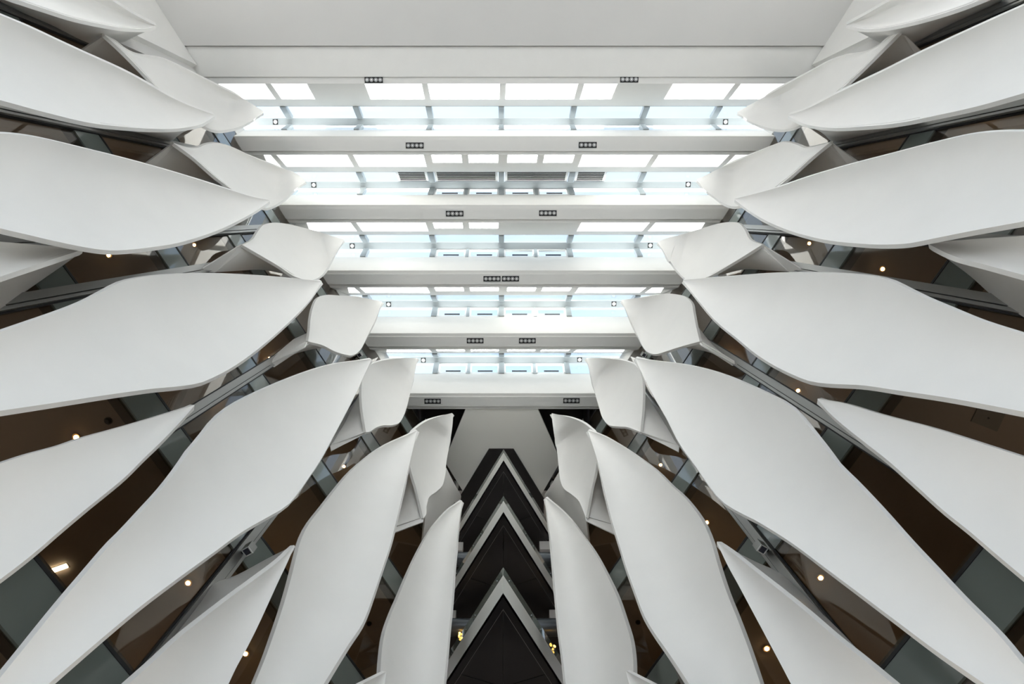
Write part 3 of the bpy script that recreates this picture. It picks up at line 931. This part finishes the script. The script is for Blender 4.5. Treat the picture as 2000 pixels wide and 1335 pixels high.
for x, y, sd, wh in SQ:
    c = at_z(x, y, 27.6)
    lab = 'small square lamp near the %s end of the %s skylight ridge bar' % (sd, wh)
    if proto is None:
        proto = empty('ridge_lamp', c, lab, 'lamp', 'square lamps on the skylight ridge bars')
        obj('plate', MB().box(c[0] - .11, c[0] + .11, c[1] - .11, c[1] + .11, c[2] - .015, c[2]), M_BLKMET, proto)
        obj('lens', MB().tube((c[0], c[1], c[2] - .03), (c[0], c[1], c[2] - .012), .078, .086, seg=20), M_WHITE, proto, True)
    else:
        copy_tree(proto, c, lab)

# small floodlights on the rails
for side, x, y, lab in (('L', 483, 1076, 'small square floodlight on the grey rail at the lower left'), ('R', 1489, 1072, 'small square floodlight on the grey rail at the lower right'),
                        ('L', 702, 693, 'tiny floodlight at the left end of the fifth skylight'), ('R', 1258, 693, 'tiny floodlight at the right end of the fifth skylight')):
    big = y > 1000
    c = at_wall(side, x, y, .28 if big else .15)
    r = empty('floodlight', c, lab, 'floodlight')
    n = np.array([*NRM[side], 0]); t = np.array([*TAN[side], 0]); u = np.array([0, 0, 1.])
    k = .085
    def bx(s0, s1, n0, n1, u0, u1):
        ring = [(s0, n0), (s1, n0), (s1, n1), (s0, n1)]
        return MB().quadbox([c + t * a + n * b_ + u * u0 for a, b_ in ring] + [c + t * a + n * b_ + u * u1 for a, b_ in ring])
    obj('body', bx(-k, k, -k, k, 0, .2), M_RAIL, r)
    fr = bx(-k, k, -k, -k + .02, -.02, 0)
    for q in (bx(-k, k, k - .02, k, -.02, 0), bx(-k, -k + .02, -k, k, -.02, 0), bx(k - .02, k, -k, k, -.02, 0)):
        m0 = len(fr.v); fr.v += q.v; fr.f += [tuple(m0 + i for i in f) for f in q.f]
    obj('front_frame', fr, M_WHITE, r)
    obj('lens', bx(-k + .02, k - .02, -k + .02, k - .02, -.012, -.004), M_LENS, r)
    obj('bracket', bx(-.03, .03, k, k + .28, .08, .12), M_BLKMET, r)

# ------------------------------------------------------------------ things on the office ceilings behind the glass
CEILS = [J - SP + .12 for J in JOINTS]


def on_ceiling(side, x, y):
    p, q = pq(x, y)
    d = NRM[side][0] * p + NRM[side][1] * q
    zw = (D + .5) / d
    for Z in CEILS:
        if Z > zw + .02:
            return np.array([p * Z, q * Z, Z + EYE])
    return None


DL = [('L', 213, 498, 'glowing office downlight at left, under the second long fin'),
      ('L', 380, 478, 'glowing office downlight at left, next to the wavy short fin'),
      ('L', 368, 1137, 'glowing office downlight at lower left, between the longest fin and the small pointed fin'),
      ('L', 672, 910, 'glowing office downlight left of the balconies, beside the long fins'),
      ('L', 480, 1275, 'glowing office downlight at the bottom left, beside the small pointed fin'),
      ('L', 418, 783, 'glowing office downlight at left, close under the grey rail'),
      ('R', 1938, 222, 'glowing office downlight at the upper right edge, under the topmost long fin'),
      ('R', 1580, 475, 'glowing office downlight at right, next to the wavy short fin'),
      ('R', 1723, 525, 'glowing office downlight at right, under the second long fin'),
      ('R', 1290, 907, 'glowing office downlight right of the balconies, beside the stalk of a short fin'),
      ('R', 1380, 1019, 'glowing office downlight right of the balconies, touching the edge of a long fin'),
      ('R', 1602, 1127, 'glowing office downlight at lower right, between the longest fin and the small pointed fin'),
      ('R', 1497, 1265, 'glowing office downlight at the bottom right, beside the small pointed fin'),
      ('L', 150, 853, 'office downlight at left half hidden by the narrow pointed fin'),
      ('L', 527, 699, 'office downlight at left, glinting beside the stalk of a short fin'),
      ('R', 1431, 694, 'office downlight at right, glinting beside the stalk under the S-curved fin'),
      ('R', 1558, 762, 'glowing office downlight at right, close above the grey rail')]
proto = None
for side, x, y, lab in DL:
    c = on_ceiling(side, x, y)
    if c is None: continue
    if proto is None:
        proto = empty('downlight', c, lab, 'downlight', 'downlights in the office ceilings')
        obj('trim_ring', MB().tube(c - (0, 0, .02), c, .075, .085, seg=20), M_HALO, proto, True)
        obj('lamp', MB().tube(c - (0, 0, .035), c - (0, 0, .018), .035, .045, seg=16), E_WARM, proto, True)
    else:
        copy_tree(proto, c, lab)
SD = [('L', 108, 259, 'small dark smoke detector behind glass at upper left, below the topmost long fin'),
      ('L', 290, 520, 'small dark smoke detector on the office ceiling at left, right of a downlight'),
      ('L', 212, 821, 'small dark smoke detector on the office ceiling at left, under the third long fin'),
      ('R', 1681, 499, 'small dark smoke detector on the office ceiling at right, left of a downlight'),
      ('R', 1754, 809, 'small dark smoke detector on the dark office ceiling at right, under the third long fin'),
      ('R', 1858, 245, 'small dark smoke detector behind glass at upper right, left of a downlight'),
      ('L', 721, 1217, 'small dark smoke detector on the amber ceiling left of the balconies'),
      ('R', 1246, 1214, 'small dark smoke detector on the amber ceiling right of the balconies')]
proto = None
for side, x, y, lab in SD:
    c = on_ceiling(side, x, y)
    if c is None: continue
    if proto is None:
        proto = empty('smoke_detector', c, lab, 'smoke detector', 'smoke detectors in the office ceilings')
        obj('base_plate', MB().tube(c - (0, 0, .02), c, .075, seg=16), M_DET, proto, True)
        obj('sensor_head', MB().tube(c - (0, 0, .06), c - (0, 0, .02), .04, .06, seg=16), M_BLKMET, proto, True)
    else:
        copy_tree(proto, c, lab)
# strip lamp at the lower left
ca_, cb_ = on_ceiling('L', 92, 1117), on_ceiling('L', 132, 1103)
if ca_ is not None and cb_ is not None:
    c = .5 * (ca_ + cb_)
    r = empty('strip_light', c, 'short bright warm strip light behind glass at the lower left', 'strip light')
    d = (cb_ - ca_) / np.linalg.norm(cb_ - ca_)
    e = np.array([-d[1], d[0], 0]) * .045
    ring = [ca_ - e, cb_ - e, cb_ + e, ca_ + e]
    obj('diffuser', MB().quadbox([p - (0, 0, .03) for p in ring] + [p - (0, 0, .005) for p in ring]), E_STRIP, r)
    e2 = e * 1.15
    ring = [ca_ - e2 - d * .02, cb_ - e2 + d * .02, cb_ + e2 + d * .02, ca_ + e2 - d * .02]
    obj('housing', MB().quadbox([p - (0, 0, .012) for p in ring] + [p for p in ring]), M_TRANS, r)

# access panel in the dark office ceiling at the right
cs = [on_ceiling('R', x, y) for x, y in ((1895, 822), (1911, 791), (1963, 806), (1946, 842))]
if all(c is not None for c in cs):
    c = sum(cs) / 4
    r = empty('access_panel', c, 'pale square access panel in the dark office ceiling at the right edge', 'access panel')
    obj('panel_leaf', MB().quadbox([p - (0, 0, .02) for p in cs] + [p for p in cs]), M_GAP, r)
    obj('latch', MB().tube(c - (0, 0, .03), c - (0, 0, .02), .02, seg=8), M_BLKMET, r)
